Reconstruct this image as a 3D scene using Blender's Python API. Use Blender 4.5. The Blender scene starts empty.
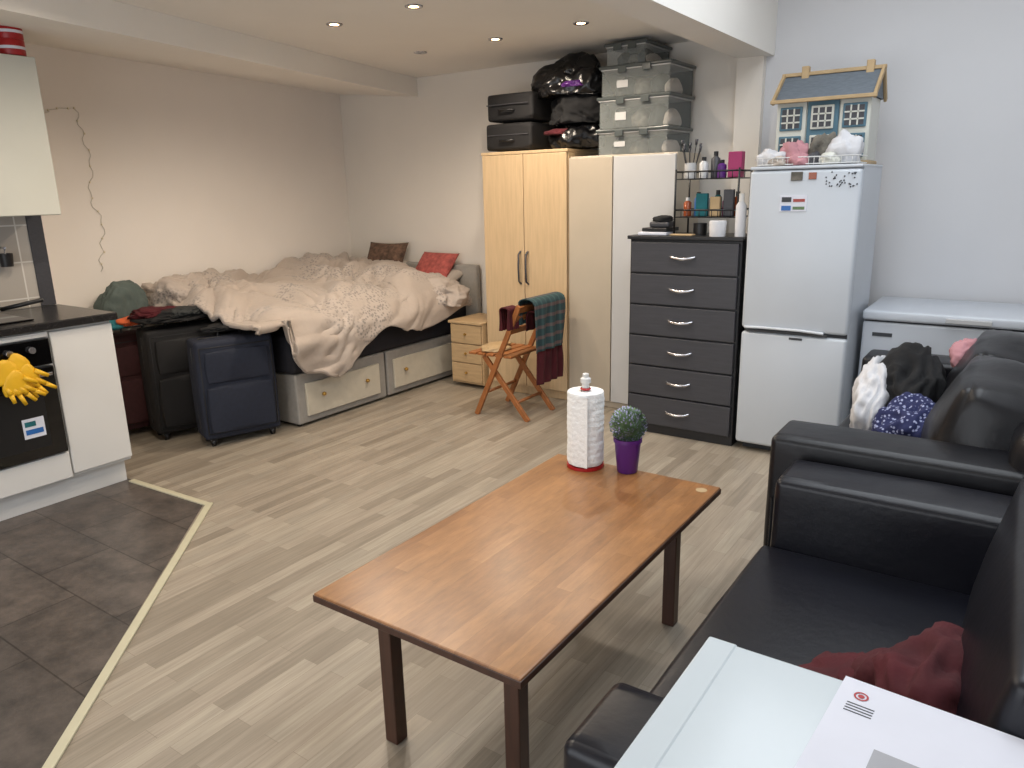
import bpy, bmesh, math, random
from mathutils import Vector, Matrix, noise
random.seed(4)
sc=bpy.context.scene
try:
    sc.view_settings.view_transform='Standard'; sc.view_settings.look='None'
except Exception: pass

# ---------------------------------------------------------------- materials
def lin(c):
    r=[]
    for v in c[:3]:
        v=v/255.0
        r.append(v/12.92 if v<=.04045 else ((v+.055)/1.055)**2.4)
    return (r[0],r[1],r[2],1)
def base_mat(name):
    m=bpy.data.materials.new(name);m.use_nodes=True
    nt=m.node_tree;b=nt.nodes['Principled BSDF']
    return m,nt,b
def N(nt,t,**k):
    n=nt.nodes.new(t)
    for a,v in k.items(): setattr(n,a,v)
    return n
def coords(nt,scale=(1,1,1),rot=(0,0,0),kind='Object'):
    tc=N(nt,'ShaderNodeTexCoord');mp=N(nt,'ShaderNodeMapping')
    mp.inputs['Scale'].default_value=scale;mp.inputs['Rotation'].default_value=rot
    nt.links.new(tc.outputs[kind],mp.inputs['Vector']);return mp.outputs[0]
def mix(nt,fac,a,b,mode='MIX'):
    n=N(nt,'ShaderNodeMix',data_type='RGBA',blend_type=mode)
    for sock,v in((n.inputs[0],fac),(n.inputs[6],a),(n.inputs[7],b)):
        if isinstance(v,bpy.types.NodeSocket): nt.links.new(v,sock)
        else: sock.default_value=v
    return n.outputs[2]
def ramp(nt,fac,stops):
    n=N(nt,'ShaderNodeValToRGB');e=n.color_ramp.elements
    while len(e)<len(stops): e.new(.5)
    for i,(p,c) in enumerate(stops): e[i].position=p;e[i].color=c
    nt.links.new(fac,n.inputs[0]);return n.outputs[0]
def bump(nt,b,h,strength=.2,dist=.01):
    n=N(nt,'ShaderNodeBump');n.inputs['Strength'].default_value=strength;n.inputs['Distance'].default_value=dist
    nt.links.new(h,n.inputs['Height']);nt.links.new(n.outputs[0],b.inputs['Normal'])
def mat(name,col,rough=.5,var=.12,scale=8,metal=0,bmp=0,bscale=None,stretch=(1,1,1),coat=0,sheen=0,trans=0,alpha=1,spec=.5):
    m,nt,b=base_mat(name)
    v=coords(nt,stretch)
    n=N(nt,'ShaderNodeTexNoise');n.inputs['Scale'].default_value=scale;n.inputs['Detail'].default_value=5
    nt.links.new(v,n.inputs['Vector'])
    c=lin(col);d=tuple(x*(1-var) for x in c[:3])+(1,);e=tuple(min(1,x*(1+var)) for x in c[:3])+(1,)
    nt.links.new(ramp(nt,n.outputs[0],[(.3,d),(.7,e)]),b.inputs['Base Color'])
    b.inputs['Roughness'].default_value=rough;b.inputs['Metallic'].default_value=metal
    b.inputs['Coat Weight'].default_value=coat;b.inputs['Sheen Weight'].default_value=sheen
    b.inputs['Transmission Weight'].default_value=trans;b.inputs['Alpha'].default_value=alpha
    b.inputs['Specular IOR Level'].default_value=spec
    if bmp:
        n2=N(nt,'ShaderNodeTexNoise');n2.inputs['Scale'].default_value=bscale or scale*4;n2.inputs['Detail'].default_value=6
        nt.links.new(v,n2.inputs['Vector']);bump(nt,b,n2.outputs[0],bmp)
    return m
def emis(name,col,s):
    m,nt,b=base_mat(name);b.inputs['Base Color'].default_value=lin(col)
    b.inputs['Emission Color'].default_value=lin(col);b.inputs['Emission Strength'].default_value=s;return m
def planks(name,stops,bw,rh,alongY=True,rough=.4,grain=.35,mortar=.0012,mcol=(70,60,50),gs=(3,60,1),blotch=None):
    m,nt,b=base_mat(name)
    v=coords(nt,(1,1,1),(0,0,math.radians(90)) if alongY else (0,0,0))
    br=N(nt,'ShaderNodeTexBrick');br.offset=.37;br.offset_frequency=2
    br.inputs['Color1'].default_value=(0,0,0,1);br.inputs['Color2'].default_value=(1,1,1,1);br.inputs['Mortar'].default_value=(.5,.5,.5,1)
    br.inputs['Scale'].default_value=1;br.inputs['Mortar Size'].default_value=mortar;br.inputs['Brick Width'].default_value=bw;br.inputs['Row Height'].default_value=rh
    nt.links.new(v,br.inputs['Vector'])
    col=ramp(nt,br.outputs['Color'],[(p,lin(c)) for p,c in stops])
    mp=N(nt,'ShaderNodeMapping');mp.inputs['Scale'].default_value=gs;nt.links.new(v,mp.inputs['Vector'])
    n=N(nt,'ShaderNodeTexNoise');n.inputs['Scale'].default_value=1.3;n.inputs['Detail'].default_value=8;n.inputs['Roughness'].default_value=.65
    nt.links.new(mp.outputs[0],n.inputs['Vector'])
    g=ramp(nt,n.outputs[0],[(.3,(1-grain,1-grain*1.03,1-grain*1.06,1)),(.65,(1.0,1.0,1.0,1))])
    col=mix(nt,1.0,col,g,'MULTIPLY')
    if blotch:
        n3=N(nt,'ShaderNodeTexNoise');n3.inputs['Scale'].default_value=1;n3.inputs['Detail'].default_value=4
        mp3=N(nt,'ShaderNodeMapping');mp3.inputs['Scale'].default_value=(gs[0]*1.5,gs[1]*.35,1);nt.links.new(v,mp3.inputs['Vector']);nt.links.new(mp3.outputs[0],n3.inputs['Vector'])
        col=mix(nt,1.0,col,ramp(nt,n3.outputs[0],[(.35,(1-blotch,1-blotch,1-blotch,1)),(.6,(1,1,1,1))]),'MULTIPLY')
    col=mix(nt,br.outputs['Fac'],col,lin(mcol))
    nt.links.new(col,b.inputs['Base Color']);b.inputs['Roughness'].default_value=rough
    bump(nt,b,n.outputs[0],.06)
    return m
M={}
M['wallL']=mat('wall_paint_left_lightened',(234,227,219),.9,.02,2,bmp=.03,bscale=60)  # same wall paint, colour lightened to stand in for missing light on this side
M['wall']=mat('wall_paint',(226,220,211),.9,.02,2,bmp=.03,bscale=60)
M['wallB']=mat('wall_paint_extension',(208,208,210),.9,.02,2,bmp=.03,bscale=60)
M['ceil']=mat('ceiling_paint',(234,230,223),.9,.02,2)
M['white']=mat('white_gloss',(210,209,206),.3,.02,3)
M['cream']=mat('cream_gloss',(200,200,190),.25,.02,3)
M['floor']=planks('laminate_floor',[(0,(147,136,121)),(.3,(158,147,131)),(.55,(169,157,141)),(.8,(177,166,149)),(1,(162,152,137))],.5,.064,gs=(2.2,55,1),rough=.36,grain=.30,mcol=(126,115,101),mortar=.0007,blotch=.12)
M['woodtop']=planks('coffee_table_veneer',[(0,(142,96,56)),(.5,(153,106,63)),(1,(164,116,72))],.42,.05,rough=.3,grain=.30,mortar=.0003,mcol=(116,78,46),gs=(7,38,1),blotch=.12)
M['darkwood']=mat('dark_wood',(64,39,28),.4,.25,12,stretch=(4,4,.6))
M['maple']=mat('maple_veneer',(196,170,134),.4,.08,7,stretch=(9,9,.7))
M['oak']=mat('pale_oak_veneer',(184,156,118),.45,.12,7,stretch=(1,9,9))
M['chairwood']=mat('chair_wood',(152,94,50),.45,.2,12,stretch=(3,3,1))
M['beige']=mat('beige_door',(182,170,152),.35,.04,4)
M['palegrey']=mat('pale_grey_door',(190,190,190),.25,.03,4)
M['black']=mat('black_satin',(18,18,20),.4,.1,8)
M['blackg']=mat('black_glass',(8,8,9),.06,.05,4)
M['dgrey']=mat('dark_grey_drawer',(60,60,65),.45,.12,8,stretch=(1,6,14))
M['chestbody']=mat('black_carcass',(24,24,27),.4,.1,8)
M['metal']=mat('brushed_metal',(200,200,205),.25,.05,20,metal=1)
M['leather']=mat('black_leather',(12,13,22),.34,.15,5,bmp=.08,bscale=40,spec=.4)
M['leather2']=mat('black_leather_old',(14,14,19),.38,.15,5,bmp=.2,bscale=14,spec=.4)
M['fridge']=mat('fridge_enamel',(192,198,205),.28,.02,3)
M['fridge2']=mat('freezer_enamel',(200,205,212),.3,.02,3)
M['gap']=mat('rubber_gap',(60,62,66),.7,.1,5)
M['blue']=mat('suitcase_navy',(24,30,46),.8,.15,40,bmp=.2,bscale=200)
M['blk']=mat('suitcase_black',(17,16,18),.75,.15,40,bmp=.2,bscale=200)
M['maroon']=mat('suitcase_maroon',(58,24,26),.8,.15,40,bmp=.2,bscale=200)
M['bagblk']=mat('bin_bag_plastic',(12,12,14),.24,.1,10,bmp=.4,bscale=18)
M['mattress']=mat('mattress_dark',(26,26,34),.85,.1,20)
M['bedbase']=mat('divan_grey',(146,142,136),.85,.06,30)
M['bedfront']=mat('divan_drawer',(192,184,167),.7,.04,20)
M['paper']=mat('paper_towel',(236,236,234),.95,.02,30,bmp=.5,bscale=60)
M['purple']=mat('purple_pot',(84,34,112),.35,.08,6)
M['red']=mat('red_plastic',(160,20,24),.4,.1,6)
M['redcloth']=mat('maroon_cloth',(70,10,20),.9,.25,8,bmp=.3)
M['teal']=mat('teal_cloth',(26,96,104),.9,.2,8,bmp=.3)
M['orange']=mat('orange_cloth',(190,90,50),.9,.2,8,bmp=.3)
M['grn']=mat('grey_green_fleece',(84,94,90),.95,.15,9,bmp=.5)
M['clblack']=mat('black_cloth',(16,16,18),.9,.2,8,bmp=.3)
M['clwhite']=mat('white_cloth',(200,200,203),.9,.06,8,bmp=.3)
M['clpink']=mat('pink_cloth',(180,130,136),.9,.1,8,bmp=.3)
M['strip']=mat('threshold_strip',(192,186,160),.4,.04,8)
M['tabletop']=mat('white_laminate',(194,203,208),.18,.02,3)
M['envelope']=mat('envelope_paper',(214,216,226),.8,.02,10)
M['window']=mat('envelope_window',(150,150,155),.35,.05,10)
M['yellow']=mat('rubber_glove',(214,166,22),.5,.12,9)
M['brass']=mat('brass_knob',(190,150,80),.3,.05,8,metal=.9)
M['box']=mat('clear_plastic_box',(205,212,210),.1,.03,5,alpha=.13)
M['boxlid']=mat('smoky_plastic_lid',(74,80,80),.3,.05,5)
M['boxback']=mat('smoky_plastic_back',(56,60,60),.4,.1,5)
M['contents']=mat('box_contents',(96,92,84),.9,.8,14)
M['contents2']=mat('box_contents_dark',(40,42,42),.9,.9,14)
M['worktop']=mat('worktop_dark',(30,28,28),.25,.4,60)
M['teaframe']=mat('dollhouse_blue',(78,112,128),.6,.1,8)
M['roof']=mat('dollhouse_roof',(98,106,114),.7,.15,30,stretch=(1,1,6))
M['pine']=mat('pine_edges',(176,150,112),.6,.12,10)
M['pillowred']=mat('pink_red_cushion',(164,82,76),.9,.35,25)
M['pillowbrn']=mat('brown_cushion',(96,74,60),.9,.6,25)
M['lpillow']=mat('pale_pillow',(174,164,154),.9,.05,8)
M['skin_pink']=mat('pink_carton',(150,40,92),.4,.1,6)
M['amber']=mat('amber_bottle',(140,66,30),.2,.1,6)
M['cblue']=mat('blue_label',(40,100,170),.4,.1,6)
M['wbulb']=mat('fairy_bulb',(225,215,190),.3,.02,6)
M['wire']=mat('clear_white_wire',(206,200,190),.5,.02,6)
M['green']=mat('boxwood_leaf',(96,120,84),.6,.3,40)
M['lav']=mat('lavender_bud',(165,162,196),.6,.2,40)
def duvet_mat():
    m,nt,b=base_mat('duvet_print');v=coords(nt)
    vo=N(nt,'ShaderNodeTexVoronoi');vo.inputs['Scale'].default_value=46;nt.links.new(v,vo.inputs['Vector'])
    n=N(nt,'ShaderNodeTexNoise');n.inputs['Scale'].default_value=2.0;nt.links.new(v,n.inputs['Vector'])
    r1=ramp(nt,vo.outputs['Distance'],[(.30,(1,1,1,1)),(.5,(0,0,0,1))])
    r2=ramp(nt,n.outputs[0],[(.50,(0,0,0,1)),(.58,(.8,.8,.8,1))])
    k=mix(nt,1.0,r1,r2,'MULTIPLY')
    c=ramp(nt,n.outputs[0],[(.35,lin((170,156,144))),(.65,lin((181,169,159)))])
    col=mix(nt,k,c,lin((124,118,114)));nt.links.new(col,b.inputs['Base Color']);b.inputs['Roughness'].default_value=.75;b.inputs['Sheen Weight'].default_value=.2
    n2=N(nt,'ShaderNodeTexNoise');n2.inputs['Scale'].default_value=12;nt.links.new(v,n2.inputs['Vector']);bump(nt,b,n2.outputs[0],.45,.02)
    return m
M['duvet']=duvet_mat()
def tile_mat(name,c1,c2,bw,rh,mort,off=.5,rot=0,ms=.004,rough=.45):
    m,nt,b=base_mat(name);v=coords(nt,(1,1,1),(0,0,rot))
    br=N(nt,'ShaderNodeTexBrick');br.offset=off;br.inputs['Scale'].default_value=1
    br.inputs['Color1'].default_value=lin(c1);br.inputs['Color2'].default_value=lin(c2);br.inputs['Mortar'].default_value=lin(mort)
    br.inputs['Mortar Size'].default_value=ms;br.inputs['Brick Width'].default_value=bw;br.inputs['Row Height'].default_value=rh
    nt.links.new(v,br.inputs['Vector'])
    n=N(nt,'ShaderNodeTexNoise');n.inputs['Scale'].default_value=7;n.inputs['Detail'].default_value=9;n.inputs['Roughness'].default_value=.7;nt.links.new(v,n.inputs['Vector'])
    g=ramp(nt,n.outputs[0],[(.35,(.55,.55,.55,1)),(.68,(1.35,1.3,1.25,1))])
    nt.links.new(mix(nt,1.0,br.outputs['Color'],g,'MULTIPLY'),b.inputs['Base Color']);b.inputs['Roughness'].default_value=rough
    bump(nt,b,n.outputs[0],.15);return m
M['tiles']=tile_mat('kitchen_floor_tile',(80,74,70),(92,85,80),.6,.3,(58,53,49),ms=.003,rough=.38)
def spots(name,c,c2,s,t0,t1):
    m,nt,b=base_mat(name);v=coords(nt);vo=N(nt,'ShaderNodeTexVoronoi');vo.inputs['Scale'].default_value=s;nt.links.new(v,vo.inputs['Vector'])
    nt.links.new(ramp(nt,vo.outputs['Distance'],[(t0,lin(c2)),(t1,lin(c))]),b.inputs['Base Color']);b.inputs['Roughness'].default_value=.9;return m
M['floral']=spots('navy_floral',(30,36,78),(150,156,190),60,.24,.36)
def plaidm():
    m,nt,b=base_mat('plaid_towel');tc=N(nt,'ShaderNodeTexCoord');s=N(nt,'ShaderNodeSeparateXYZ');nt.links.new(tc.outputs['Object'],s.inputs[0])
    def st(sock,f):
        a=N(nt,'ShaderNodeMath',operation='MULTIPLY');nt.links.new(sock,a.inputs[0]);a.inputs[1].default_value=f
        q=N(nt,'ShaderNodeMath',operation='SINE');nt.links.new(a.outputs[0],q.inputs[0]);return q.outputs[0]
    c=mix(nt,.5,ramp(nt,st(s.outputs[1],110),[(.3,lin((34,70,70))),(.7,lin((60,98,96)))]),ramp(nt,st(s.outputs[2],90),[(.3,lin((50,60,66))),(.75,lin((130,84,80)))]))
    nt.links.new(c,b.inputs['Base Color']);b.inputs['Roughness'].default_value=.95;return m
M['plaid']=plaidm()
def splash():
    m,nt,b=base_mat('splash_tile');tc=N(nt,'ShaderNodeTexCoord');s=N(nt,'ShaderNodeSeparateXYZ');c=N(nt,'ShaderNodeCombineXYZ')
    nt.links.new(tc.outputs['Object'],s.inputs[0]);nt.links.new(s.outputs[1],c.inputs[0]);nt.links.new(s.outputs[2],c.inputs[1])
    br=N(nt,'ShaderNodeTexBrick');br.offset=0;br.inputs['Scale'].default_value=1;br.inputs['Brick Width'].default_value=.2;br.inputs['Row Height'].default_value=.2;br.inputs['Mortar Size'].default_value=.004
    br.inputs['Color1'].default_value=lin((158,152,144));br.inputs['Color2'].default_value=lin((176,170,162));br.inputs['Mortar'].default_value=lin((205,202,196))
    nt.links.new(c.outputs[0],br.inputs['Vector']);nt.links.new(br.outputs['Color'],b.inputs['Base Color']);b.inputs['Roughness'].default_value=.15;return m
M['splash']=splash()

# ---------------------------------------------------------------- geometry helpers
def link(o,parent=None):
    bpy.context.collection.objects.link(o)
    if parent: o.parent=parent
    return o
def group(name,loc=(0,0,0),rz=0):
    e=bpy.data.objects.new(name,None);e.empty_display_size=.1;e.location=loc;e.rotation_euler=(0,0,rz);return link(e)
def mesh(name,vs,fs,m,parent=None,smooth=False):
    me=bpy.data.meshes.new(name);me.from_pydata([tuple(v) for v in vs],[],fs);me.update()
    if m: me.materials.append(m)
    if smooth:
        for p in me.polygons:p.use_smooth=True
    return link(bpy.data.objects.new(name,me),parent)
def box(name,x0,x1,y0,y1,z0,z1,m,parent=None,bev=.004,seg=2,rot=None,puff=0,wrinkle=0):
    cx,cy,cz=(x0+x1)/2,(y0+y1)/2,(z0+z1)/2
    a,b,c=(x1-x0)/2,(y1-y0)/2,(z1-z0)/2
    vs=[(sx*a,sy*b,sz*c) for sx in(-1,1) for sy in(-1,1) for sz in(-1,1)]
    fs=[(0,1,3,2),(4,6,7,5),(0,4,5,1),(2,3,7,6),(0,2,6,4),(1,5,7,3)]
    o=mesh(name,vs,fs,m,parent);o.location=(cx,cy,cz)
    if rot:o.rotation_euler=rot
    if puff:
        bm=bmesh.new();bm.from_mesh(o.data);bmesh.ops.subdivide_edges(bm,edges=bm.edges,cuts=9,use_grid_fill=True)
        for v in bm.verts:
            p=v.co;u=(p.x/a,p.y/b,p.z/c)
            fx=(1-u[1]**2)*(1-u[2]**2);fy=(1-u[0]**2)*(1-u[2]**2);fz=(1-u[0]**2)*(1-u[1]**2)
            w=wrinkle*noise.noise(Vector((cx+p.x*7,cy+p.y*7,cz+p.z*7)))
            if abs(u[0])>.99:p.x+=math.copysign(puff*fx+w*fx,u[0])
            if abs(u[1])>.99:p.y+=math.copysign(puff*fy+w*fy,u[1])
            if abs(u[2])>.99:p.z+=math.copysign(puff*fz+w*fz,u[2])
        bm.to_mesh(o.data);bm.free()
        for p in o.data.polygons:p.use_smooth=True
    if bev:
        md=o.modifiers.new('b','BEVEL');md.width=min(bev,min(a,b,c)*.95);md.segments=seg;md.limit_method='ANGLE';md.angle_limit=math.radians(40)
        for p in o.data.polygons:p.use_smooth=seg>2 or p.use_smooth
    return o
def cyl(name,p1,p2,r,m,parent=None,n=14,r2=None):
    p1=Vector(p1);p2=Vector(p2);d=p2-p1;L=d.length;q=d.to_track_quat('Z','Y');r2=r if r2 is None else r2
    vs=[];fs=[]
    for i in range(n):
        a=2*math.pi*i/n;vs.append(p1+q@Vector((r*math.cos(a),r*math.sin(a),0)))
    for i in range(n):
        a=2*math.pi*i/n;vs.append(p1+q@Vector((r2*math.cos(a),r2*math.sin(a),L)))
    for i in range(n):fs.append((i,(i+1)%n,n+(i+1)%n,n+i))
    fs.append(tuple(range(n-1,-1,-1)));fs.append(tuple(range(n,2*n)))
    o=mesh(name,vs,fs,m,parent)
    for p in o.data.polygons:p.use_smooth=len(p.vertices)==4
    return o
def bar(name,p1,p2,w,t,m,parent=None,side=(0,1,0)):
    p1=Vector(p1);p2=Vector(p2);d=(p2-p1).normalized();s=Vector(side);s=(s-d*s.dot(d)).normalized();u=d.cross(s)
    vs=[]
    for p in(p1,p2):
        for a,b in((-1,-1),(1,-1),(1,1),(-1,1)):vs.append(p+s*a*w/2+u*b*t/2)
    fs=[(3,2,1,0),(4,5,6,7)]+[(i,(i+1)%4,4+(i+1)%4,4+i) for i in range(4)]
    o=mesh(name,vs,fs,m,parent);md=o.modifiers.new('b','BEVEL');md.width=.003;md.segments=2;return o
def lathe(name,prof,loc,m,parent=None,n=28):
    vs=[];fs=[];k=len(prof)
    for i in range(n):
        a=2*math.pi*i/n
        for r,z in prof:vs.append((loc[0]+r*math.cos(a),loc[1]+r*math.sin(a),loc[2]+z))
    for i in range(n):
        for j in range(k-1):
            a=i*k+j;b=((i+1)%n)*k+j;fs.append((a,b,b+1,a+1))
    o=mesh(name,vs,fs,m,parent,True)
    md=o.modifiers.new('e','EDGE_SPLIT');md.split_angle=math.radians(50);return o
def ridged(p):
    v=noise.noise(p);return 1-2*math.sqrt(v*v+.006)
def cloth(name,base,rad,m,parent=None,seed=0,amp=.3,freq=1.6,sub=5,rz=0):
    bm=bmesh.new();bmesh.ops.create_icosphere(bm,subdivisions=sub,radius=1)
    S=Vector((seed*7.3,seed*3.1,seed*1.7))
    for v in bm.verts:
        n=v.co.normalized()
        warp=Vector((noise.noise(n*1.5+S),noise.noise(n*1.5+S+Vector((9,0,0))),noise.noise(n*1.5+S+Vector((0,9,0)))))*.8
        r=1+amp*(.9*noise.noise(n*1.3+S)+.55*(ridged((n+warp)*freq+S)-.4)+.22*(ridged((n+warp)*freq*2.1+S)-.4))
        c=n*r;c.z=max(c.z,-.35+.06*noise.noise(n*4+S))
        v.co=Vector((c.x*rad[0],c.y*rad[1],(c.z+.38)/1.38*rad[2]))
    me=bpy.data.meshes.new(name);bm.to_mesh(me);bm.free()
    for p in me.polygons:p.use_smooth=True
    me.materials.append(m);o=bpy.data.objects.new(name,me);o.location=base;o.rotation_euler=(0,0,rz);return link(o,parent)
def tube(name,pts,r,m,parent=None,cyc=False):
    c=bpy.data.curves.new(name,'CURVE');c.dimensions='3D';s=c.splines.new('POLY');s.points.add(len(pts)-1)
    for q,p in zip(s.points,pts):q.co=(*p,1)
    s.use_cyclic_u=cyc;c.bevel_depth=r;c.bevel_resolution=3;c.materials.append(m)
    o=bpy.data.objects.new(name,c);link(o,parent);return o

# ---------------------------------------------------------------- room
def wx(Y):return -5.45+.138*(5.15-Y)
Y0=-1.3;YB=5.15;XR=.62
box('floor',-5.8,XR,Y0,YB,-.1,0,M['floor'],bev=0)
mesh('floor_tiles',[(-4.75,2.0,.003),(-3.37,2.02,.003),(-2.11,.68,.003),(-.3,-1.29,.003),(-4.75,-1.29,.003)],[(4,3,2,1,0)],M['tiles'])
bar('trim_1',(-4.02,2.0,.005),(-3.35,2.03,.005),.034,.01,M['strip'],side=(0,1,0))
bar('trim_2',(-3.35,2.045,.005),(-.3,-1.25,.005),.034,.01,M['strip'],side=(1,1,0))
mesh('wall_left',[(wx(Y0),Y0,0),(wx(YB),YB,0),(wx(YB),YB,2.48),(wx(Y0),Y0,2.48),(wx(Y0)-.1,Y0,0),(wx(YB)-.1,YB,0),(wx(YB)-.1,YB,2.48),(wx(Y0)-.1,Y0,2.48)],
     [(0,1,2,3),(7,6,5,4),(0,4,5,1),(3,2,6,7),(1,5,6,2),(0,3,7,4)],M['wallL'])
box('wall_back',-5.6,-1.55,YB,YB+.1,0,3.2,M['wall'],bev=0)
box('wall_back_extension',-1.55,XR,YB,YB+.1,0,3.2,M['wallB'],bev=0)
box('wall_right',XR,XR+.1,Y0,YB,0,3.2,M['wallB'],bev=0)
box('wall_front',-5.0,-3.3,Y0-.1,Y0,0,3.2,M['wall'],bev=0)
box('wall_front_pier',.2,XR,Y0-.1,Y0,0,3.2,M['wall'],bev=0)
box('wall_front_lintel',-3.3,.2,Y0-.1,Y0,2.2,3.2,M['wall'],bev=0)
g=group('window_1')
for x in(-3.3,-2.13,-.97,.14):box('mullion',x,x+.06,Y0-.08,Y0-.03,0,2.2,M['white'],g)
box('rail_top',-3.3,.2,Y0-.08,Y0-.03,2.14,2.2,M['white'],g);box('rail_bottom',-3.3,.2,Y0-.08,Y0-.03,0,.06,M['white'],g)
box('ceiling',-5.6,-1.7,Y0,YB,2.48,2.58,M['ceil'],bev=0)
box('ceiling_high_far',-1.5,XR,4.3,YB,3.0,3.1,M['ceil'],bev=0)
box('ceiling_high_near',-1.5,XR,Y0,1.0,3.0,3.1,M['ceil'],bev=0)
box('ceiling_high_side',-1.5,-1.2,1.0,4.3,3.0,3.1,M['ceil'],bev=0)
box('ceiling_high_side_right',.35,XR,1.0,4.3,3.0,3.1,M['ceil'],bev=0)
g=group('window_2')
for y in(1.0,2.62,4.24):box('bar',-1.2,.35,y,y+.06,3.02,3.1,M['white'],g)
box('side_a',-1.2,-1.14,1.0,4.3,3.02,3.1,M['white'],g);box('side_b',.29,.35,1.0,4.3,3.02,3.1,M['white'],g)
box('trim_3',-1.72,-1.5,Y0,YB,2.33,3.1,M['ceil'],bev=0)            # steel-beam boxing
box('trim_4',-1.72,-1.55,YB-.06,YB,0,2.33,M['wall'],bev=0)         # pier under it
def bx(Y):return -4.50+.222*(5.15-Y)
vs=[]
for Y,zl in((Y0,2.476),(YB,2.43)):vs+= [(bx(Y),Y,2.33),(bx(Y),Y,2.479),(wx(Y)-.05,Y,2.479),(wx(Y)-.05,Y,zl)]
mesh('trim_5',vs,[(0,1,2,3),(7,6,5,4),(0,4,5,1),(1,5,6,2),(2,6,7,3),(3,7,4,0)],M['ceil'])
box('wall_kitchen',-5.08,-4.62,Y0,2.03,0,2.26,M['wallL'],bev=0)

for i,(x,y,en) in enumerate([(-3.44,3.25,48),(-2.81,3.22,40),(-3.0,4.21,40),(-2.34,4.15,34),(-3.67,4.25,0),(-3.2,1.75,42),(-2.4,1.75,34),(-2.6,.5,30)]):
    g=group('recessed_spotlight',(x,y,2.48))
    lathe('ring',[(.026,-.004),(.045,-.006),(.048,0),(.03,0)],(0,0,0),M['metal'],g)
    lathe('lens',[(0,-.003),(.028,-.003)],(0,0,0),emis('lamp_glow',(255,214,150),16) if en else M['metal'],g)
    if en:
        l=bpy.data.lights.new('bulb','SPOT');l.energy=en;l.color=(1,.86,.70);l.spot_size=math.radians(166);l.spot_blend=.7;l.shadow_soft_size=.04
        lo=bpy.data.objects.new('bulb',l);lo.location=(0,0,-.03);link(lo,g)

# ---------------------------------------------------------------- kitchen
g=group('kitchen_base_unit')
box('plinth',-4.55,-4.06,-.6,2.0,0,.13,M['white'],g)
box('carcass',-4.61,-4.02,-.6,2.02,.13,.92,M['white'],g)
box('worktop',-4.615,-3.975,-.6,2.045,.92,.96,M['worktop'],g,.006)
box('end_door',-4.02,-4.0,1.705,2.018,.15,.905,M['white'],g)
box('oven_top_filler',-4.02,-4.0,1.12,1.697,.885,.912,M['white'],g)
box('drawer_under_oven',-4.02,-4.0,1.12,1.697,.135,.275,M['white'],g)
for k,(a,b) in enumerate([(.55,1.11),(-.06,.54)]):box('door_%d'%(k+2),-4.02,-4.0,a,b,.15,.905,M['white'],g)
g=group('oven')
box('glass_door',-4.02,-3.985,1.12,1.69,.285,.74,M['blackg'],g)
box('window',-3.986,-3.983,1.19,1.62,.34,.64,M['black'],g)
box('control_panel',-4.02,-3.985,1.12,1.69,.75,.88,M['blackg'],g)
cyl('handle',(-3.945,1.15,.71),(-3.945,1.66,.71),.009,M['metal'],g)
for y in(1.17,1.64):cyl('handle_post',(-3.99,y,.71),(-3.945,y,.71),.008,M['metal'],g)
for y in(1.2,1.3,1.4,1.5,1.6):cyl('knob',(-3.985,y,.835),(-3.962,y,.835),.016,M['metal'],g)
box('energy_label',-3.984,-3.981,1.50,1.60,.40,.50,M['envelope'],g,0);box('label_bar',-3.981,-3.979,1.51,1.59,.42,.445,M['cblue'],g,0);box('label_bar_b',-3.981,-3.979,1.51,1.56,.46,.485,M['teal'],g,0)
g=group('rubber_gloves')
for k,(y,s,dz) in enumerate([(1.475,1,0),(1.535,2,.02)]):
    xo=-.014*k
    cloth('cuff',(-3.925+xo,y-.02,.70+dz),(.016,.058,.115),M['yellow'],g,seed=s,amp=.14,sub=4)
    cloth('palm',(-3.918+xo,y+.005,.645+dz),(.017,.058,.12),M['yellow'],g,seed=s+4,amp=.08,sub=4)
    for j in range(4):
        yy=y-.036+j*.025;a=(-3.915+xo,yy,.685+dz);b=(-3.905+xo,yy+.010+.010*j,.640+.008*abs(j-1.5)+dz);c=(-3.898+xo,yy+.018+.021*j,.590+.018*abs(j-1.2)+dz)
        cyl('finger_%d'%j,a,b,.0125,M['yellow'],g,12,.0115);cyl('tip_%d'%j,b,c,.0115,M['yellow'],g,12,.0085)
    cyl('thumb',(-3.912+xo,y+.04,.725+dz),(-3.898+xo,y+.095,.69+dz),.013,M['yellow'],g,12,.009)
g=group('kitchen_wall_cabinet')
box('carcass',-4.615,-4.32,.2,2.0,1.467,2.25,M['cream'],g)
box('door_a',-4.32,-4.3,1.42,2.0,1.469,2.248,M['cream'],g);box('door_b',-4.32,-4.3,.82,1.415,1.469,2.248,M['cream'],g)
g=group('splashback');box('tiles',-4.619,-4.612,-.6,1.98,.962,1.465,M['splash'],g,0);box('edge_tile',-4.619,-4.605,1.95,2.03,.962,1.465,M['dgrey'],g,.002)
g=group('hob');box('glass',-4.5,-4.1,1.12,1.69,.961,.968,M['blackg'],g)
for x,y in((-4.33,1.5),(-4.2,1.3)):lathe('ring',[(.07,0),(.075,.006),(.08,0)],(x,y,.968),M['dgrey'],g)
g=group('frying_pan')
lathe('bowl',[(0,0),(.10,0),(.13,.045),(.127,.045),(.098,.006),(0,.006)],(-4.33,1.50,.976),M['black'],g)
cyl('handle',(-4.29,1.62,1.01),(-4.2,1.79,1.045),.011,M['black'],g)
g=group('wall_hook_utensil');lathe('cup',[(0,0),(.03,0),(.036,.07),(.033,.07),(.028,.004)],(-4.57,1.80,1.2),M['black'],g);cyl('hook',(-4.612,1.80,1.3),(-4.56,1.80,1.3),.006,M['metal'],g)
cyl('hanger',(-4.57,1.80,1.3),(-4.57,1.80,1.2),.004,M['metal'],g)
g=group('red_tin')
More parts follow.
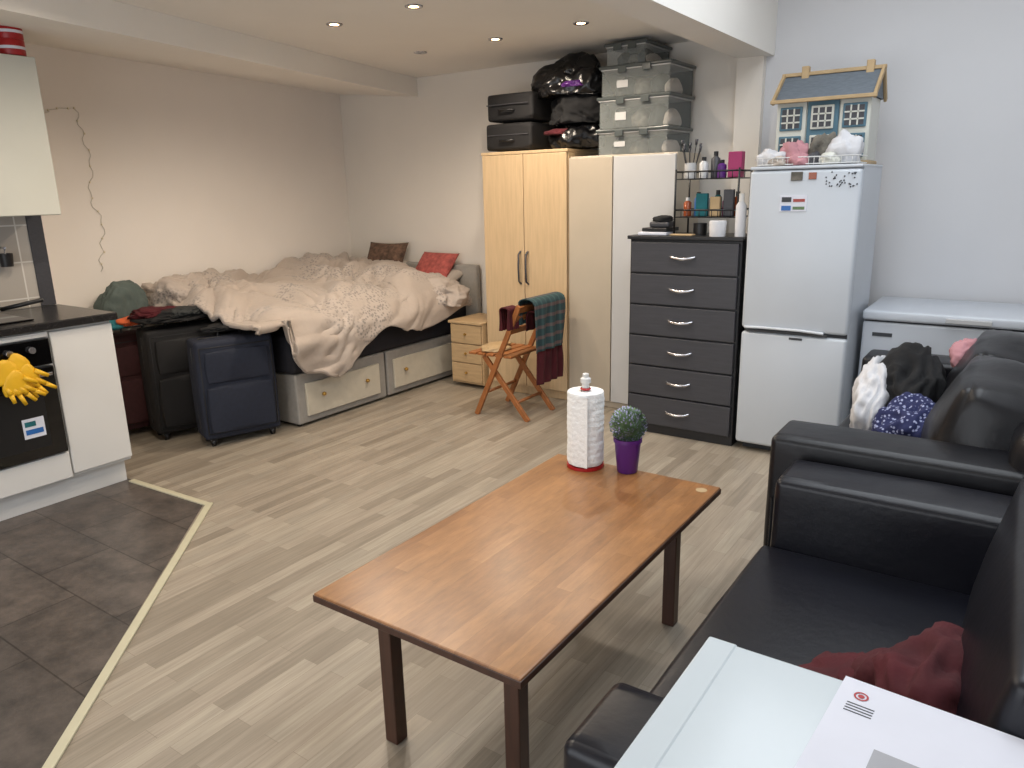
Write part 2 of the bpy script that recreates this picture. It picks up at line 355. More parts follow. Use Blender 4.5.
for k,z in enumerate([2.252,2.327]):
    lathe('can_%d'%k,[(0,0),(.058,0),(.06,.004),(.06,.070),(.058,.074),(0,.074)],(-4.365,1.925,z),M['red'],g);lathe('band_%d'%k,[(.061,.028),(.061,.042)],(-4.365,1.925,z),M['envelope'],g)

g=group('fairy_lights')
pts=[]
path=[(2.35,2.06),(2.43,2.09),(2.55,2.10),(2.58,1.95),(2.60,1.75),(2.56,1.55),(2.62,1.38),(2.58,1.2),(2.54,1.05)]
for i in range(len(path)-1):
    for k in range(6):
        t=k/6;y=path[i][0]*(1-t)+path[i+1][0]*t+.018*math.sin(i*3+k*1.4);z=path[i][1]*(1-t)+path[i+1][1]*t;pts.append((wx(y)+.005,y,z))
tube('wire',pts,.0024,M['wire'],g)
for p in pts[::3]:lathe('bulb',[(0,-.008),(.006,-.004),(.006,.004),(0,.008)],(p[0]+.005,p[1],p[2]),M['wbulb'],g,8)

# ---------------------------------------------------------------- bed
g=group('bed')
XL,XF=-5.12,-3.96
box('divan_foot_half',XL,XF,3.15,4.0,.02,.37,M['bedbase'],g,.012)
box('divan_head_half',XL,XF,4.02,5.04,.02,.37,M['bedbase'],g,.012)
box('drawer_front_a',XF,XF+.018,3.22,3.92,.07,.30,M['bedfront'],g);box('drawer_front_b',XF,XF+.018,4.08,4.98,.07,.30,M['bedfront'],g)
for y in(3.36,3.78,4.2,4.8):lathe('knob',[(0,-.016),(.014,-.008),(.016,0),(.014,.008),(0,.016)],(XF+.032,y,.2),M['brass'],g,12)
for x in(XL+.06,XF-.06):
    for y in(3.2,4.98):cyl('castor',(x,y,0),(x,y,.03),.02,M['black'],g)
box('mattress',XL-.02,XF+.01,3.12,5.04,.37,.64,M['mattress'],g,.05,4)
box('headboard',-5.36,-3.86,5.05,5.12,.0,.93,M['bedbase'],g,.02,3)
nu,nv=190,190;vs=[];fs=[]
for j in range(nv+1):
    t=j/nv;v=t*2.12
    Y=4.93-v
    xs=wx(max(Y,2.9))+.05;W=(-3.93)-xs
    drop=.16+.27*math.exp(-((Y-3.40)/.30)**2)+.08*math.exp(-((Y-4.35)/.25)**2)+.05*noise.noise(Vector((Y*3,1,2)))
    for i in range(nu+1):
        u=i/nu*(W+drop)
        P=Vector((u*1.0,Y*1.0,0))
        w=Vector((noise.noise(P*1.4+Vector((3,3,3))),noise.noise(P*1.4+Vector((13,3,3))),0))*.7
        Q=Vector((P.x*1.5+P.y*.6,P.y*.9-P.x*.4,0))
        n1=noise.noise(P*1.7+Vector((5,1,8)))
        r1=ridged((Q+w)*1.7+Vector((1,8,2)))-.5;r2=ridged((Q+w)*4.2+Vector((11,8,2)))-.5;r3=ridged((Q+w)*8+Vector((1,18,2)))-.5
        top=.80+.13*(1-u/(W+.3))+.11*n1+.09*r1+.055*r2+.018*r3
        if Y<3.1: top-= .35*(3.1-Y)*min(1,u/1.0)
        edge=min(1,max(0,(u-(W-.25))/.25));top=top*(1-edge**2)+(.74+.03*r1+.02*r2)*edge**2
        if u<=W: X=xs+u;z=top
        else:
            o_=u-W;X=xs+W+.07*math.sin(min(o_/.12,1)*math.pi/2)+.035*r1*min(1,o_/.1)+.025*r2;z=top-o_*.97
        yy=Y+.02*r2
        if Y<3.05 and z<.74: z=.74+.02*r1
        vs.append((X,yy,max(z,.66) if u<W-.1 else z))
for j in range(nv):
    for i in range(nu):
        a=j*(nu+1)+i;fs.append((a,a+1,a+nu+2,a+nu+1))
o=mesh('duvet',vs,fs,M['duvet'],g,True);md=o.modifiers.new('s','SOLIDIFY');md.thickness=.03;md.offset=-1
def pillow(name,loc,sz,m,rot,par):
    bm=bmesh.new();bmesh.ops.create_grid(bm,x_segments=24,y_segments=24,size=1)
    for v in bm.verts[:]:
        x,y=v.co.x,v.co.y;h=max(0,(1-x**2)*(1-y**2))**.4
        v.co.x=x*(1-.08*(1-y*y)*abs(x));v.co.y=y*(1-.08*(1-x*x)*abs(y));v.co.z=h+.05*noise.noise(Vector((x*2,y*2,loc[0])))*h
    ge=bmesh.ops.duplicate(bm,geom=bm.faces[:]+bm.verts[:]+bm.edges[:])
    for e in ge['geom']:
        if isinstance(e,bmesh.types.BMVert):e.co.z*=-1
    bmesh.ops.remove_doubles(bm,verts=bm.verts,dist=.001);bmesh.ops.recalc_face_normals(bm,faces=bm.faces)
    for v in bm.verts:v.co=Vector((v.co.x*sz[0]/2,v.co.y*sz[1]/2,v.co.z*sz[2]/2))
    me=bpy.data.meshes.new(name);bm.to_mesh(me);bm.free();me.materials.append(m)
    for p in me.polygons:p.use_smooth=True
    o=bpy.data.objects.new(name,me);o.location=loc;o.rotation_euler=rot;return link(o,par)
pillow('pillow_a',(-4.95,4.9,.82),(.62,.42,.16),M['lpillow'],(math.radians(35),0,0),g)
pillow('pillow_b',(-4.3,4.9,.78),(.62,.42,.16),M['lpillow'],(math.radians(25),0,0),g)
pillow('cushion_brown',(-4.82,4.95,.94),(.42,.38,.12),M['pillowbrn'],(math.radians(60),0,.15),g)
pillow('cushion_red',(-4.26,4.98,.91),(.44,.30,.11),M['pillowred'],(math.radians(50),0,-.1),g)
cloth('crumpled_sheet',(-4.05,4.72,.64),(.30,.26,.22),M['duvet'],g,seed=9,amp=.35)
cloth('duvet_corner',(-4.88,2.98,.77),(.20,.22,.25),M['duvet'],g,seed=19,amp=.35)

# ---------------------------------------------------------------- suitcases
def suitcase(loc,rz,w,d,h,m,name='suitcase'):
    g=group(name,loc,rz)
    box('shell',-d/2,d/2,-w/2,w/2,.05,h-.02,m,g,.045,5,puff=.012)
    box('front_pocket',d/2-.01,d/2+.03,-w/2+.04,w/2-.04,.10,h*.55,m,g,.025,4,puff=.012)
    box('upper_pocket',d/2-.01,d/2+.02,-w/2+.05,w/2-.05,h*.60,h-.09,m,g,.02,4,puff=.01)
    tube('zip',[(d*.12,-w/2-.006,.12),(d*.12,-w/2-.006,h-.07),(d*.12,-w/2+.05,h-.012),(d*.12,w/2-.05,h-.012),(d*.12,w/2+.006,h-.07),(d*.12,w/2+.006,.12)],.005,M['black'],g)
    tube('piping',[(d/2,-w/2+.02,.09),(d/2,-w/2+.02,h-.06),(d/2,w/2-.02,h-.06),(d/2,w/2-.02,.09)],.005,M['black'],g,True)
    tube('top_handle',[(0,-.07,h-.02),(0,-.065,h+.02),(0,.065,h+.02),(0,.07,h-.02)],.009,M['black'],g)
    box('badge',d/2+.012,d/2+.022,-.03,.03,h*.72,h*.74,M['metal'],g,.002)
    for sx in(-1,1):
        for sy in(-1,1):
            x=sx*(d/2-.04);y=sy*(w/2-.05);cyl('wheel',(x,y-.012,.025),(x,y+.012,.025),.025,M['black'],g);box('fork',x-.018,x+.018,y-.02,y+.02,.03,.06,M['black'],g)
    return g
suitcase((-4.155,2.82,0),math.radians(-19),.48,.22,.70,M['blue'])
suitcase((-4.56,2.72,0),math.radians(-14),.46,.22,.75,M['blk'])
suitcase((-4.86,2.58,0),math.radians(-10),.42,.19,.70,M['maroon'])
g=group('clothes_pile')
cloth('dark',(-4.56,2.72,.775),(.15,.24,.06),M['clblack'],g,1,.4)
cloth('teal',(-4.74,2.38,.745),(.08,.13,.06),M['teal'],g,2,.35)
cloth('orange',(-4.70,2.48,.76),(.07,.09,.05),M['orange'],g,7,.4)
cloth('maroon',(-4.61,2.62,.80),(.10,.15,.06),M['redcloth'],g,3,.4)
cloth('print_top',(-4.5,2.76,.80),(.09,.12,.05),M['contents2'],g,8,.4)
cloth('belt',(-4.20,2.84,.72),(.08,.15,.035),M['clblack'],g,4,.4)
cloth('fleece_blanket',(-4.925,2.57,.735),(.10,.17,.27),M['grn'],None,5,.22)

# ---------------------------------------------------------------- nightstand + wardrobes
g=group('nightstand')
box('body',-3.79,-3.47,4.60,4.98,.03,.52,M['oak'],g);box('top',-3.80,-3.468,4.575,4.99,.52,.54,M['oak'],g)
for k in range(3):
    z=.05+k*.157;box('drawer_%d'%k,-3.78,-3.48,4.582,4.60,z,z+.148,M['oak'],g)
    lathe('knob',[(0,-.012),(.011,-.006),(.012,0),(.011,.006),(0,.012)],(-3.63,4.572,z+.075),M['brass'],g,12)
g=group('wardrobe')
box('carcass',-3.46,-2.725,4.665,5.13,.0,1.80,M['maple'],g);box('top',-3.465,-2.72,4.64,5.135,1.79,1.812,M['maple'],g)
box('door_left',-3.455,-3.095,4.64,4.662,.07,1.788,M['maple'],g);box('door_right',-3.090,-2.73,4.64,4.662,.07,1.788,M['maple'],g)
for x in(-3.125,-3.06):tube('handle',[(x,4.64,.86),(x,4.612,.88),(x,4.606,.98),(x,4.612,1.08),(x,4.64,1.10)],.007,M['dgrey'],g)
g=group('wardrobe')
box('carcass',-2.715,-1.925,4.665,5.06,.0,1.755,M['beige'],g);box('door_left',-2.71,-2.375,4.64,4.662,.05,1.745,M['beige'],g)
box('door_right',-2.368,-1.93,4.64,4.662,.05,1.745,M['palegrey'],g)
g=group('black_suitcase_stack')
box('case_lower',-3.45,-3.05,4.69,5.05,1.825,2.01,M['blk'],g,.04,4,puff=.008);box('case_upper',-3.44,-3.04,4.70,5.06,2.03,2.215,M['blk'],g,.04,4,puff=.008)
for z in(1.91,2.12):
    tube('zip',[(-3.43,4.682,z+.02),(-3.07,4.682,z+.02)],.004,M['dgrey'],g);tube('handle',[(-3.32,4.70,z-.02),(-3.31,4.665,z-.02),(-3.20,4.665,z-.02),(-3.19,4.70,z-.02)],.008,M['black'],g)
g=group('black_bags')
cloth('bag_a',(-2.77,4.86,1.818),(.20,.17,.20),M['bagblk'],g,11,.3)
cloth('bag_b',(-2.76,4.86,1.98),(.20,.17,.22),M['clblack'],g,12,.3)
cloth('bag_c',(-2.80,4.84,2.16),(.27,.17,.27),M['bagblk'],g,13,.35)
cloth('print',(-2.84,4.72,1.91),(.10,.05,.04),M['redcloth'],g,14,.4)
cloth('print_b',(-2.72,4.70,2.21),(.10,.05,.04),M['purple'],g,15,.4)
g=group('plastic_storage_boxes')
for k,(z,h,x0,x1) in enumerate([(1.757,.165,-2.53,-2.0),(1.925,.2,-2.53,-2.0),(2.128,.19,-2.52,-2.0),(2.322,.135,-2.49,-2.18)]):
    ym=4.70+.01*k
    for nm,a in(('front',(x0+.02,x1-.02,ym,ym+.004)),('left',(x0+.02,x0+.024,ym,ym+.386)),('right',(x1-.024,x1-.02,ym,ym+.386))):
        box('%s_%d'%(nm,k),*a,z,z+h-.02,M['box'],g,.001)
    box('back_%d'%k,x0+.02,x1-.02,ym+.38,ym+.386,z,z+h-.02,M['boxback'],g,.001)
    box('rim_%d'%k,x0+.014,x1-.014,ym-.006,ym+.392,z+h-.030,z+h-.022,M['palegrey'],g,.003)
    box('lid_%d'%k,x0,x1,ym-.015,ym+.40,z+h-.022,z+h,M['boxlid'],g,.008)
    for cx_ in((x0*2+x1)/3,(x0+x1*2)/3):box('clip_%d'%k,cx_-.03,cx_+.03,ym-.022,ym-.012,z+h-.05,z+h-.008,M['boxlid'],g)
    W_=(x1-x0)
    for q,(fx,wd,hh,mm) in enumerate([(.22,.17,.70,'contents2'),(.47,.16,.62,'contents'),(.70,.15,.72,'contents2'),(.86,.09,.5,'lpillow')]):
        cloth('contents_%d_%d'%(k,q),(x0+W_*fx,ym+.20,z+.006),(W_*wd*.75,.12,h*hh),M[mm],g,20+k*5+q,.2,sub=4)
    if k<3:box('label_%d'%k,(x0+x1)/2-.13,(x0+x1)/2-.05,ym-.003,ym-.001,z+.05,z+h*.5,M['palegrey'],g,0)

# ---------------------------------------------------------------- folding chair with towels
g=group('folding_chair')
for y in(4.04,4.42):
    bar('upright',(-3.12,y,.0),(-2.74,y,.80),.022,.036,M['chairwood'],g)
    bar('rear_leg',(-3.06,y+(.026 if y<4.2 else -.026),.43),(-2.70,y+(.026 if y<4.2 else -.026),.0),.022,.036,M['chairwood'],g)
for k in range(5):
    x=-3.17+k*.075;box('seat_slat_%d'%k,x,x+.062,4.03,4.43,.435,.452,M['chairwood'],g)
for z in(.62,.70,.77):
    x=-3.12+.38*z/.8;bar('back_slat',(x,4.05,z),(x,4.41,z),.05,.014,M['chairwood'],g,side=(.4,0,.8))
cyl('stretcher',(-3.04,4.05,.17),(-3.04,4.41,.17),.011,M['chairwood'],g);cyl('stretcher_b',(-2.80,4.07,.12),(-2.80,4.39,.12),.011,M['chairwood'],g)
cloth('crumpled_napkin',(-3.05,4.2,.453),(.09,.12,.04),M['pine'],g,77,.4,sub=4)
def drape(name,xc,zt,y0,y1,lf,lb,m,parent,off=.02,seed=0):
    nl,nw=60,44;vs=[];fs=[];L=lf+lb
    for i in range(nl+1):
        s=-lf+L*i/nl
        for j in range(nw+1):
            y=y0+(y1-y0)*j/nw;w=.010*math.sin(j*.5+seed+s*3)*min(1,abs(s)*5)+.012*noise.noise(Vector((s*4,y*6,seed)))
            if abs(s)<off:x=xc+s;z=zt+math.sqrt(max(0,off**2-s*s))*.6
            else:x=xc+math.copysign(off,s)+w;z=zt-(abs(s)-off)
            vs.append((x,y+.012*noise.noise(Vector((s*4,j*.1,seed+4))),z))
    for i in range(nl):
        for j in range(nw):
            a=i*(nw+1)+j;fs.append((a,a+1,a+nw+2,a+nw+1))
    o=mesh(name,vs,fs,m,parent,True);md=o.modifiers.new('s','SOLIDIFY');md.thickness=.008
drape('towel_maroon',-2.72,.72,4.16,4.47,.15,.52,M['redcloth'],g,.04,3)
drape('towel_plaid',-2.72,.80,4.09,4.49,.20,.38,M['plaid'],g,.06,1)
drape('hanging_scarf',-2.83,.765,3.99,4.09,.17,.16,M['redcloth'],g,.035,5)

# ---------------------------------------------------------------- chest of drawers
g=group('chest_of_drawers')
box('carcass',-2.06,-1.36,4.285,4.62,.0,1.235,M['chestbody'],g);box('top',-2.07,-1.35,4.255,4.63,1.235,1.257,M['chestbody'],g)
for k in range(6):
    z=.065+k*.194;box('drawer_%d'%k,-2.045,-1.375,4.262,4.285,z,z+.184,M['dgrey'],g)
    tube('handle_%d'%k,[(-1.785,4.262,z+.10),(-1.765,4.240,z+.095),(-1.71,4.232,z+.09),(-1.655,4.240,z+.095),(-1.635,4.262,z+.10)],.009,M['metal'],g)
g=group('wire_organiser')
X0,X1,A,B=-1.80,-1.42,4.34,4.56
for x in(X0,X1):
    for y in(A,B):cyl('post',(x,y,1.258),(x,y,1.64),.006,M['black'],g)
for z in(1.36,1.58):
    box('shelf',X0,X1,A,B,z,z+.006,M['black'],g)
    for y in(A,B):
        cyl('rail',(X0,y,z+.045),(X1,y,z+.045),.005,M['black'],g)
        for k in range(9):cyl('wire',(X0+.04+k*.0375,y,z),(X0+.04+k*.0375,y,z+.045),.0025,M['black'],g,6)
    for x in(X0,X1):cyl('rail',(x,A,z+.045),(x,B,z+.045),.005,M['black'],g)
g=group('toiletries')
def bottle(x,y,z,r,h,m,cap):
    lathe('bottle',[(0,0),(r,0),(r,h*.72),(r*.45,h*.82),(r*.45,h*.84)],(x,y,z),m,g,16);lathe('cap',[(r*.5,h*.82),(r*.5,h),(0,h)],(x,y,z),cap,g,16)
bottle(-1.395,4.33,1.257,.03,.24,M['clwhite'],M['white'])
for k,(x,mm,h) in enumerate([(-1.76,M['amber'],.11),(-1.70,M['cblue'],.14),(-1.64,M['palegrey'],.13),(-1.58,M['teal'],.15),(-1.52,M['skin_pink'],.12),(-1.46,M['amber'],.14)]):bottle(x,4.44+.02*(k%2),1.367,.024,h,mm,M['black'] if k%2 else M['white'])
box('carton_a',-1.69,-1.62,4.39,4.42,1.367,1.50,M['teal'],g);box('carton_b',-1.60,-1.54,4.38,4.41,1.367,1.48,M['pine'],g);box('carton_c',-1.52,-1.46,4.38,4.41,1.367,1.52,M['dgrey'],g)
for k,(x,mm,h) in enumerate([(-1.66,M['palegrey'],.12),(-1.60,M['dgrey'],.15),(-1.55,M['purple'],.10)]):bottle(x,4.42+.03*(k%2),1.587,.026,h,mm,M['black'])
box('pink_carton',-1.51,-1.43,4.40,4.46,1.587,1.73,M['skin_pink'],g)
lathe('brush_cup',[(0,0),(.035,0),(.035,.09),(.032,.09),(.032,.004)],(-1.75,4.44,1.587),M['palegrey'],g)
for k in range(9):
    a=k*.7;p=(-1.75+.014*math.cos(a),4.44+.014*math.sin(a),1.60);q=(-1.75+.055*math.cos(a),4.44+.05*math.sin(a),1.74+.02*(k%3));cyl('brush',p,q,.003,M['black'],g,6);cyl('bristle',q,(q[0]+.003,q[1],q[2]+.03),.006,M['dgrey'],g,6,.009)
lathe('cream_jar',[(0,0),(.045,0),(.05,.08),(.045,.09),(0,.09)],(-1.52,4.31,1.257),M['clwhite'],g)
lathe('dark_jar',[(0,0),(.04,0),(.04,.07),(0,.07)],(-1.66,4.40,1.257),M['black'],g)
g=group('chest_clutter')
box('book_a',-2.02,-1.84,4.29,4.48,1.258,1.275,M['envelope'],g,rot=(0,0,.08));box('book_b',-2.0,-1.83,4.32,4.48,1.278,1.30,M['black'],g,rot=(0,0,-.1))
box('tin',-1.97,-1.84,4.35,4.45,1.302,1.335,M['dgrey'],g,.01);cloth('cloth_bit',(-1.90,4.40,1.337),(.06,.05,.035),M['clblack'],g,41,.3,sub=4)
box('card',-1.80,-1.66,4.27,4.33,1.258,1.268,M['pine'],g)

# ---------------------------------------------------------------- fridge freezer
g=group('fridge_freezer')
box('body',-1.33,-.762,4.31,4.84,.03,1.63,M['fridge'],g,.01)
box('fridge_door',-1.332,-.76,4.25,4.305,.745,1.615,M['fridge'],g,.018,4);box('freezer_door',-1.332,-.76,4.25,4.305,.05,.725,M['fridge'],g,.018,4)
box('gasket',-1.32,-.77,4.28,4.31,.05,1.6,M['gap'],g,0);box('top_cap',-1.332,-.76,4.25,4.84,1.62,1.637,M['fridge'],g,.006)
box('handle_recess',-1.30,-.86,4.245,4.252,.728,.742,M['gap'],g,.002)
tube('door_handle',[(-1.31,4.246,.752),(-1.20,4.238,.757),(-1.0,4.236,.757),(-.88,4.246,.748)],.008,M['fridge2'],g)
box('feet',-1.31,-.78,4.33,4.82,.0,.04,M['gap'],g)
box('energy_label',-1.16,-1.02,4.246,4.2495,1.40,1.485,M['envelope'],g,0);box('label_blue',-1.15,-1.10,4.244,4.2465,1.405,1.43,M['cblue'],g,0);box('label_red',-1.09,-1.03,4.244,4.2465,1.45,1.465,M['pillowred'],g,0);box('label_green',-1.09,-1.03,4.244,4.2465,1.41,1.425,M['green'],g,0);box('label_dark',-1.15,-1.10,4.244,4.2465,1.45,1.475,M['gap'],g,0)
box('magnet_photo',-1.11,-1.05,4.243,4.2495,1.56,1.605,M['contents'],g,.002);box('magnet_brown',-1.02,-.98,4.243,4.2495,1.565,1.60,M['amber'],g,.002)
for k in range(34):
    x=-.94+.16*random.random();z=1.52+.085*random.random();lathe('flower_sticker',[(0,-.005),(.005,0),(0,.005)],(x,4.2485,z),M['gap'],g,5)
box('brand_plate',-1.06,-.99,4.246,4.2495,.70,.712,M['gap'],g,0)
g=group('dollhouse')
a0,a1,b0,b1,z0=-1.29,-.80,4.56,4.81,1.638
box('base',a0-.01,a1+.01,b0-.03,b1,z0,z0+.02,M['pine'],g)
box('walls',a0,a1,b0,b1,z0+.02,z0+.35,M['cream'],g)
box('left_front_panel',a0,a0+.16,b0-.014,b0,z0+.02,z0+.345,M['cream'],g)
box('mid_panel',a0+.165,a0+.33,b0-.012,b0,z0+.02,z0+.345,M['teaframe'],g)
box('right_panel',a0+.335,a1,b0-.014,b0,z0+.02,z0+.345,M['cream'],g)
for q,xc in enumerate((a0+.08,a0+.247,a0+.412)):
    for zc in(z0+.255,z0+.10):
        box('window_frame',xc-.06,xc+.06,b0-.024,b0-.012,zc-.06,zc+.065,M['cream'] if q==1 else M['teaframe'],g)
        box('pane',xc-.048,xc+.048,b0-.027,b0-.022,zc-.048,zc+.053,M['dgrey'],g,0)
        for dx in(-.018,.018):box('mullion_v',xc+dx-.004,xc+dx+.004,b0-.031,b0-.026,zc-.05,zc+.055,M['cream'],g,0)
        for dz in(-.018,.02):box('mullion_h',xc-.05,xc+.05,b0-.031,b0-.026,zc+dz-.004,zc+dz+.004,M['cream'],g,0)
zr=z0+.35;zt=z0+.50;ym=(b0+b1)/2+.03
mesh('roof',[(a0-.01,b0-.04,zr),(a1+.01,b0-.04,zr),(a1+.01,ym,zt),(a0-.01,ym,zt),(a0-.01,b1+.03,zr),(a1+.01,b1+.03,zr)],[(0,1,2,3),(3,2,5,4),(0,3,4),(1,5,2),(0,4,5,1)],M['roof'],g)
for x in(a0-.018,a1+.018):bar('bargeboard',(x,b0-.05,zr-.005),(x,ym,zt+.008),.016,.03,M['pine'],g,side=(1,0,0));bar('bargeboard_b',(x,b1+.035,zr-.005),(x,ym,zt+.008),.016,.03,M['pine'],g,side=(1,0,0))
bar('ridge',(a0-.03,ym,zt+.01),(a1+.03,ym,zt+.01),.02,.02,M['pine'],g);bar('eave',(a0-.03,b0-.05,zr),(a1+.03,b0-.05,zr),.02,.02,M['pine'],g)
box('chimney',a0+.08,a0+.12,ym-.02,ym+.02,zt-.02,zt+.05,M['pine'],g);box('chimney_b',a1-.07,a1-.03,ym-.02,ym+.02,zt-.02,zt+.05,M['pine'],g)
g=group('craft_bags')
for k,(x,y,r,h,mm) in enumerate([(-1.25,4.37,.075,.09,'clwhite'),(-1.14,4.39,.07,.13,'clpink'),(-1.03,4.34,.05,.06,'dgrey'),(-1.0,4.43,.08,.15,'contents'),(-.88,4.39,.09,.15,'clwhite'),(-.94,4.32,.05,.06,'cream'),(-1.09,4.31,.06,.06,'clpink'),(-1.20,4.30,.05,.05,'lpillow')]):
    cloth('bag_%d'%k,(x,y,1.639),(r,r*.8,h),M[mm],g,50+k,.4,sub=4)
for z in(1.645,1.68):tube('basket_rim',[(-1.30,4.27,z),(-.79,4.27,z),(-.79,4.5,z)],.003,M['white'],g)
for k in range(20):cyl('basket_wire',(-1.30+k*.0268,4.27,1.64),(-1.30+k*.0268,4.27,1.68),.0015,M['white'],g,6)

# ---------------------------------------------------------------- chest freezer
g=group('chest_freezer')
box('body',-.735,.30,4.53,5.11,.03,.79,M['fridge2'],g,.012);box('lid',-.738,.303,4.51,5.115,.80,.855,M['fridge2'],g,.015,4);box('seal',-.725,.29,4.54,5.10,.785,.805,M['gap'],g,0)
box('handle',-.33,-.12,4.495,4.515,.812,.838,M['palegrey'],g);box('badge',-.68,-.58,4.526,4.531,.71,.73,M['gap'],g,0)
for x in(-.68,.24):cyl('foot',(x,4.6,0),(x,4.6,.04),.025,M['black'],g);cyl('foot',(x,5.0,0),(x,5.0,.04),.025,M['black'],g)

# ---------------------------------------------------------------- coffee table
g=group('coffee_table')
box('top',-1.49,-.812,1.175,2.462,.475,.50,M['woodtop'],g,.004)
box('edge',-1.492,-.81,1.173,2.464,.474,.494,M['darkwood'],g,.002)
for x in(-1.375,-.945):
    for y in(1.29,2.28):box('leg',x,x+.046,y,y+.046,0,.474,M['darkwood'],g,.004)
    box('long_rail',x+.008,x+.038,1.33,2.29,.375,.415,M['darkwood'],g)
for y in(1.30,2.29):box('cross_rail',-1.34,-.93,y,y+.026,.435,.474,M['darkwood'],g)
lathe('ring_mark',[(.0,.0006),(.02,.0006)],(-.86,2.40,.5),M['pine'],g)
g=group('paper_towel_roll',(-1.33,2.40,.501))
lathe('base',[(0,0),(.072,0),(.072,.012),(0,.014)],(0,0,0),M['red'],g)
vs=[];fs=[];nr,nz=56,40
for j in range(nz+1):
    z=.016+.285*j/nz
    for i in range(nr):
        a=2*math.pi*i/nr;r=.070+.0026*noise.noise(Vector((math.cos(a)*3,math.sin(a)*3,z*30)))+.0008*math.sin(z*260)
        if j in(0,nz):r-=.002
        vs.append((r*math.cos(a),r*math.sin(a),z))
for j in range(nz):
    for i in range(nr):fs.append((j*nr+i,j*nr+(i+1)%nr,(j+1)*nr+(i+1)%nr,(j+1)*nr+i))
mesh('roll',vs,fs,M['paper'],g,True)
lathe('roll_end',[(.02,.016),(.02,.301),(.068,.301)],(0,0,0),M['paper'],g,40)
mesh('loose_sheet',[(-.02,-.069,.02),(.05,-.076,.02),(.05,-.076,.295),(-.02,-.069,.295)],[(0,1,2,3)],M['paper'],g)
lathe('spindle',[(.014,.29),(.014,.33),(.02,.335),(.02,.35),(.012,.355),(.012,.368),(0,.372)],(0,0,0),M['white'],g);lathe('spindle_ring',[(.017,.305),(.021,.31),(.017,.315)],(0,0,0),M['red'],g)
g=group('potted_plant',(-1.165,2.43,.501))
lathe('pot',[(0,0),(.036,0),(.039,.005),(.050,.12),(.054,.12),(.054,.135),(.048,.135),(.045,.12),(0,.115)],(0,0,0),M['purple'],g)
for nm,cnt,mm,sd in(('leaves',1500,M['green'],3),('buds',1000,M['lav'],7)):
    random.seed(sd);vs=[];fs=[];C=Vector((0,0,.185))
    for k in range(cnt):
        n=Vector((random.gauss(0,1),random.gauss(0,1),random.gauss(0,1))).normalized();r=.064*(.80+.25*random.random())*(1 if nm=='leaves' else 1.05);c=C+n*r
        t=n.cross(Vector((random.random(),random.random(),random.random()))).normalized();b=n.cross(t);d=(n*.6+t*.6).normalized();s=.010 if nm=='leaves' else .0065;i=len(vs)
        vs+=[c-b*s*.4,c+d*s*.9,c+b*s*.4,c-d*s*.6];fs.append((i,i+1,i+2,i+3))
    mesh(nm,vs,fs,mm,g)
lathe('core',[(0,-.052)]+[(.052*math.cos(a),.052*math.sin(a)) for a in[-1.2,-.8,-.4,0,.4,.8,1.2]]+[(0,.052)],(0,0,.185),M['green'],g)

# ---------------------------------------------------------------- near sofa
g=group('leather_sofa')
L=M['leather']
box('base',-.52,.40,.97,2.40,.05,.30,L,g,.03,3)
box('seat_cushion',-.585,.08,1.19,2.20,.28,.455,L,g,.06,6,puff=.015,wrinkle=.008)
box('arm_far',-.56,.26,2.20,2.425,.05,.675,L,g,.065,7,puff=.015,wrinkle=.006)
box('arm_near',-.58,.26,.955,1.18,.05,.60,L,g,.07,7,puff=.012)
box('back',.20,.50,.97,2.42,.05,.78,L,g,.08,6)
box('back_cushion',.015,.25,1.19,2.19,.44,.82,L,g,.09,6,rot=(0,math.radians(12),0),puff=.03,wrinkle=.012)
for x in(-.5,.3):
    for y in(1.02,2.36):cyl('foot',(x,y,0),(x,y,.06),.025,M['black'],g)
tube('arm_piping',[(-.566,2.21,.61),(-.566,2.21,.10)],.004,M['black'],g)
# ---------------------------------------------------------------- far sofa
g=group('leather_sofa')
L=M['leather2']
box('base',-.60,.30,2.46,4.12,.05,.30,L,g,.03,3)
box('seat_a',-.64,-.05,2.70,3.28,.28,.45,L,g,.06,6,puff=.02);box('seat_b',-.64,-.05,3.29,3.88,.28,.45,L,g,.06,6,puff=.02)
box('arm_near',-.65,.2,2.455,2.69,.05,.725,L,g,.07,7,puff=.012,wrinkle=.006)
box('arm_far',-.62,.2,3.89,4.12,.05,.72,L,g,.07,6,puff=.01)
box('back',.02,.36,2.46,4.12,.05,.86,L,g,.10,6)
box('back_cushion_a',-.19,.12,2.70,3.29,.42,.88,L,g,.11,6,rot=(0,math.radians(14),0),puff=.05,wrinkle=.03)
box('back_cushion_b',-.19,.12,3.30,3.89,.42,.88,L,g,.11,6,rot=(0,math.radians(14),0),puff=.05,wrinkle=.03)
for x in(-.56,.28):
    for y in(2.5,4.06):cyl('foot',(x,y,0),(x,y,.06),.025,M['black'],g)
g=group('laundry_pile')
cloth('white_shirt',(-.49,3.60,.46),(.10,.26,.31),M['clwhite'],g,61,.32)
cloth('black_top',(-.36,3.62,.52),(.14,.24,.32),M['clblack'],g,62,.35)
cloth('floral_dress',(-.30,3.28,.46),(.16,.17,.24),M['floral'],g,63,.32)
cloth('pink_top',(-.17,3.70,.76),(.07,.12,.12),M['clpink'],g,64,.3)
cloth('dark_garment',(-.46,3.02,.455),(.15,.20,.10),M['contents2'],g,65,.35)
g=group('maroon_cardigan')
cloth('body',(-.02,1.48,.47),(.15,.20,.19),M['redcloth'],g,66,.38,1.2)
cloth('sleeve',(-.19,1.50,.472),(.12,.14,.07),M['redcloth'],g,68,.38,1.2)

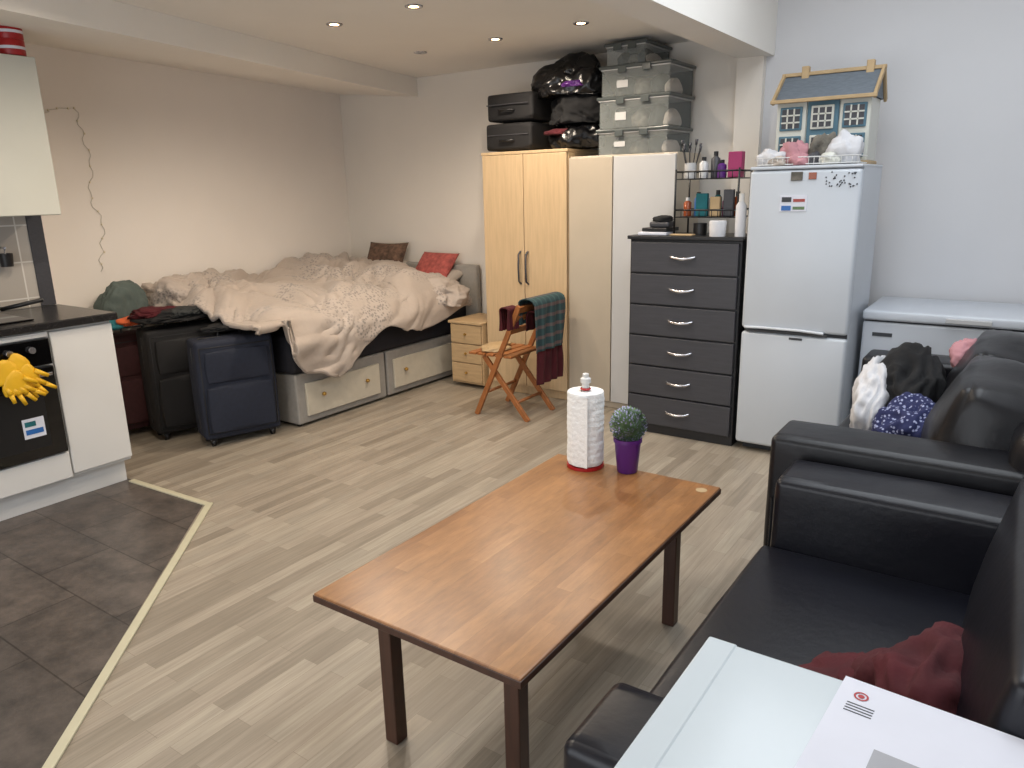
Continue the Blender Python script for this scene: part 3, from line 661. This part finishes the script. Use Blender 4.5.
# ---------------------------------------------------------------- white table in the foreground
g=group('white_table')
box('top',-.395,.33,.36,1.185,.725,.75,M['tabletop'],g,.004)
box('edge_strip',-.398,-.345,.358,1.187,.7235,.7515,M['tabletop'],g,.004)
for x in(-.37,.27):
    for y in(.40,.885):box('leg',x,x+.035,y,y+.035,0,.725,M['white'],g)
box('apron',-.35,.28,.41,.43,.66,.725,M['white'],g)
g=group('envelope',(-.015,.982,.7525),math.radians(-4))
box('sheet_back',-.165,.18,-.20,.20,0,.0015,M['envelope'],g,0);box('sheet_front',-.155,.19,-.215,.185,.002,.004,M['envelope'],g,0,rot=(0,0,math.radians(-3)))
box('address_window',-.085,-.005,-.085,.045,.0042,.0048,M['window'],g,.0)
lathe('postmark',[(.008,.0048),(.011,.0048)],(-.13,.155,0),M['red'],g);lathe('logo',[(0,.0048),(.005,.0048)],(-.13,.155,0),M['red'],g)
for k in range(4):box('print_line',-.145,-.105,.130-k*.007,.132-k*.007,.0042,.0047,M['gap'],g,0)

# ---------------------------------------------------------------- daylight
def area(name,loc,rot,sx,sy,e,col):
    l=bpy.data.lights.new(name,'AREA');l.shape='RECTANGLE';l.size=sx;l.size_y=sy;l.energy=e;l.color=col
    o=bpy.data.objects.new(name,l);o.location=loc;o.rotation_euler=rot;link(o)
area('skylight_daylight',(-.42,2.65,3.15),(0,0,0),1.5,3.2,60,(.90,.95,1))
area('patio_daylight',(-1.55,Y0-.15,1.15),(math.radians(90),0,0),3.4,2.1,52,(.94,.965,1))
w=bpy.data.worlds.new('World');sc.world=w;w.use_nodes=True
w.node_tree.nodes['Background'].inputs[0].default_value=(.86,.92,1,1);w.node_tree.nodes['Background'].inputs[1].default_value=.75

# ---------------------------------------------------------------- camera
th,ps,ro=math.radians(14.68),math.radians(34.83),math.radians(1.26)
F=Vector((-math.sin(ps)*math.cos(th),math.cos(ps)*math.cos(th),-math.sin(th)))
R=Vector((math.cos(ps),math.sin(ps),0));U=R.cross(F)
R2=R*math.cos(ro)-U*math.sin(ro);U2=R*math.sin(ro)+U*math.cos(ro)
cam=bpy.data.cameras.new('camera');cam.sensor_width=36;cam.lens=744.9*36/1024;cam.clip_start=.02
co=bpy.data.objects.new('camera',cam)
m=Matrix((( R2.x,U2.x,-F.x,0),(R2.y,U2.y,-F.y,0),(R2.z,U2.z,-F.z,1.55),(0,0,0,1)))
co.matrix_world=m;link(co);sc.camera=co
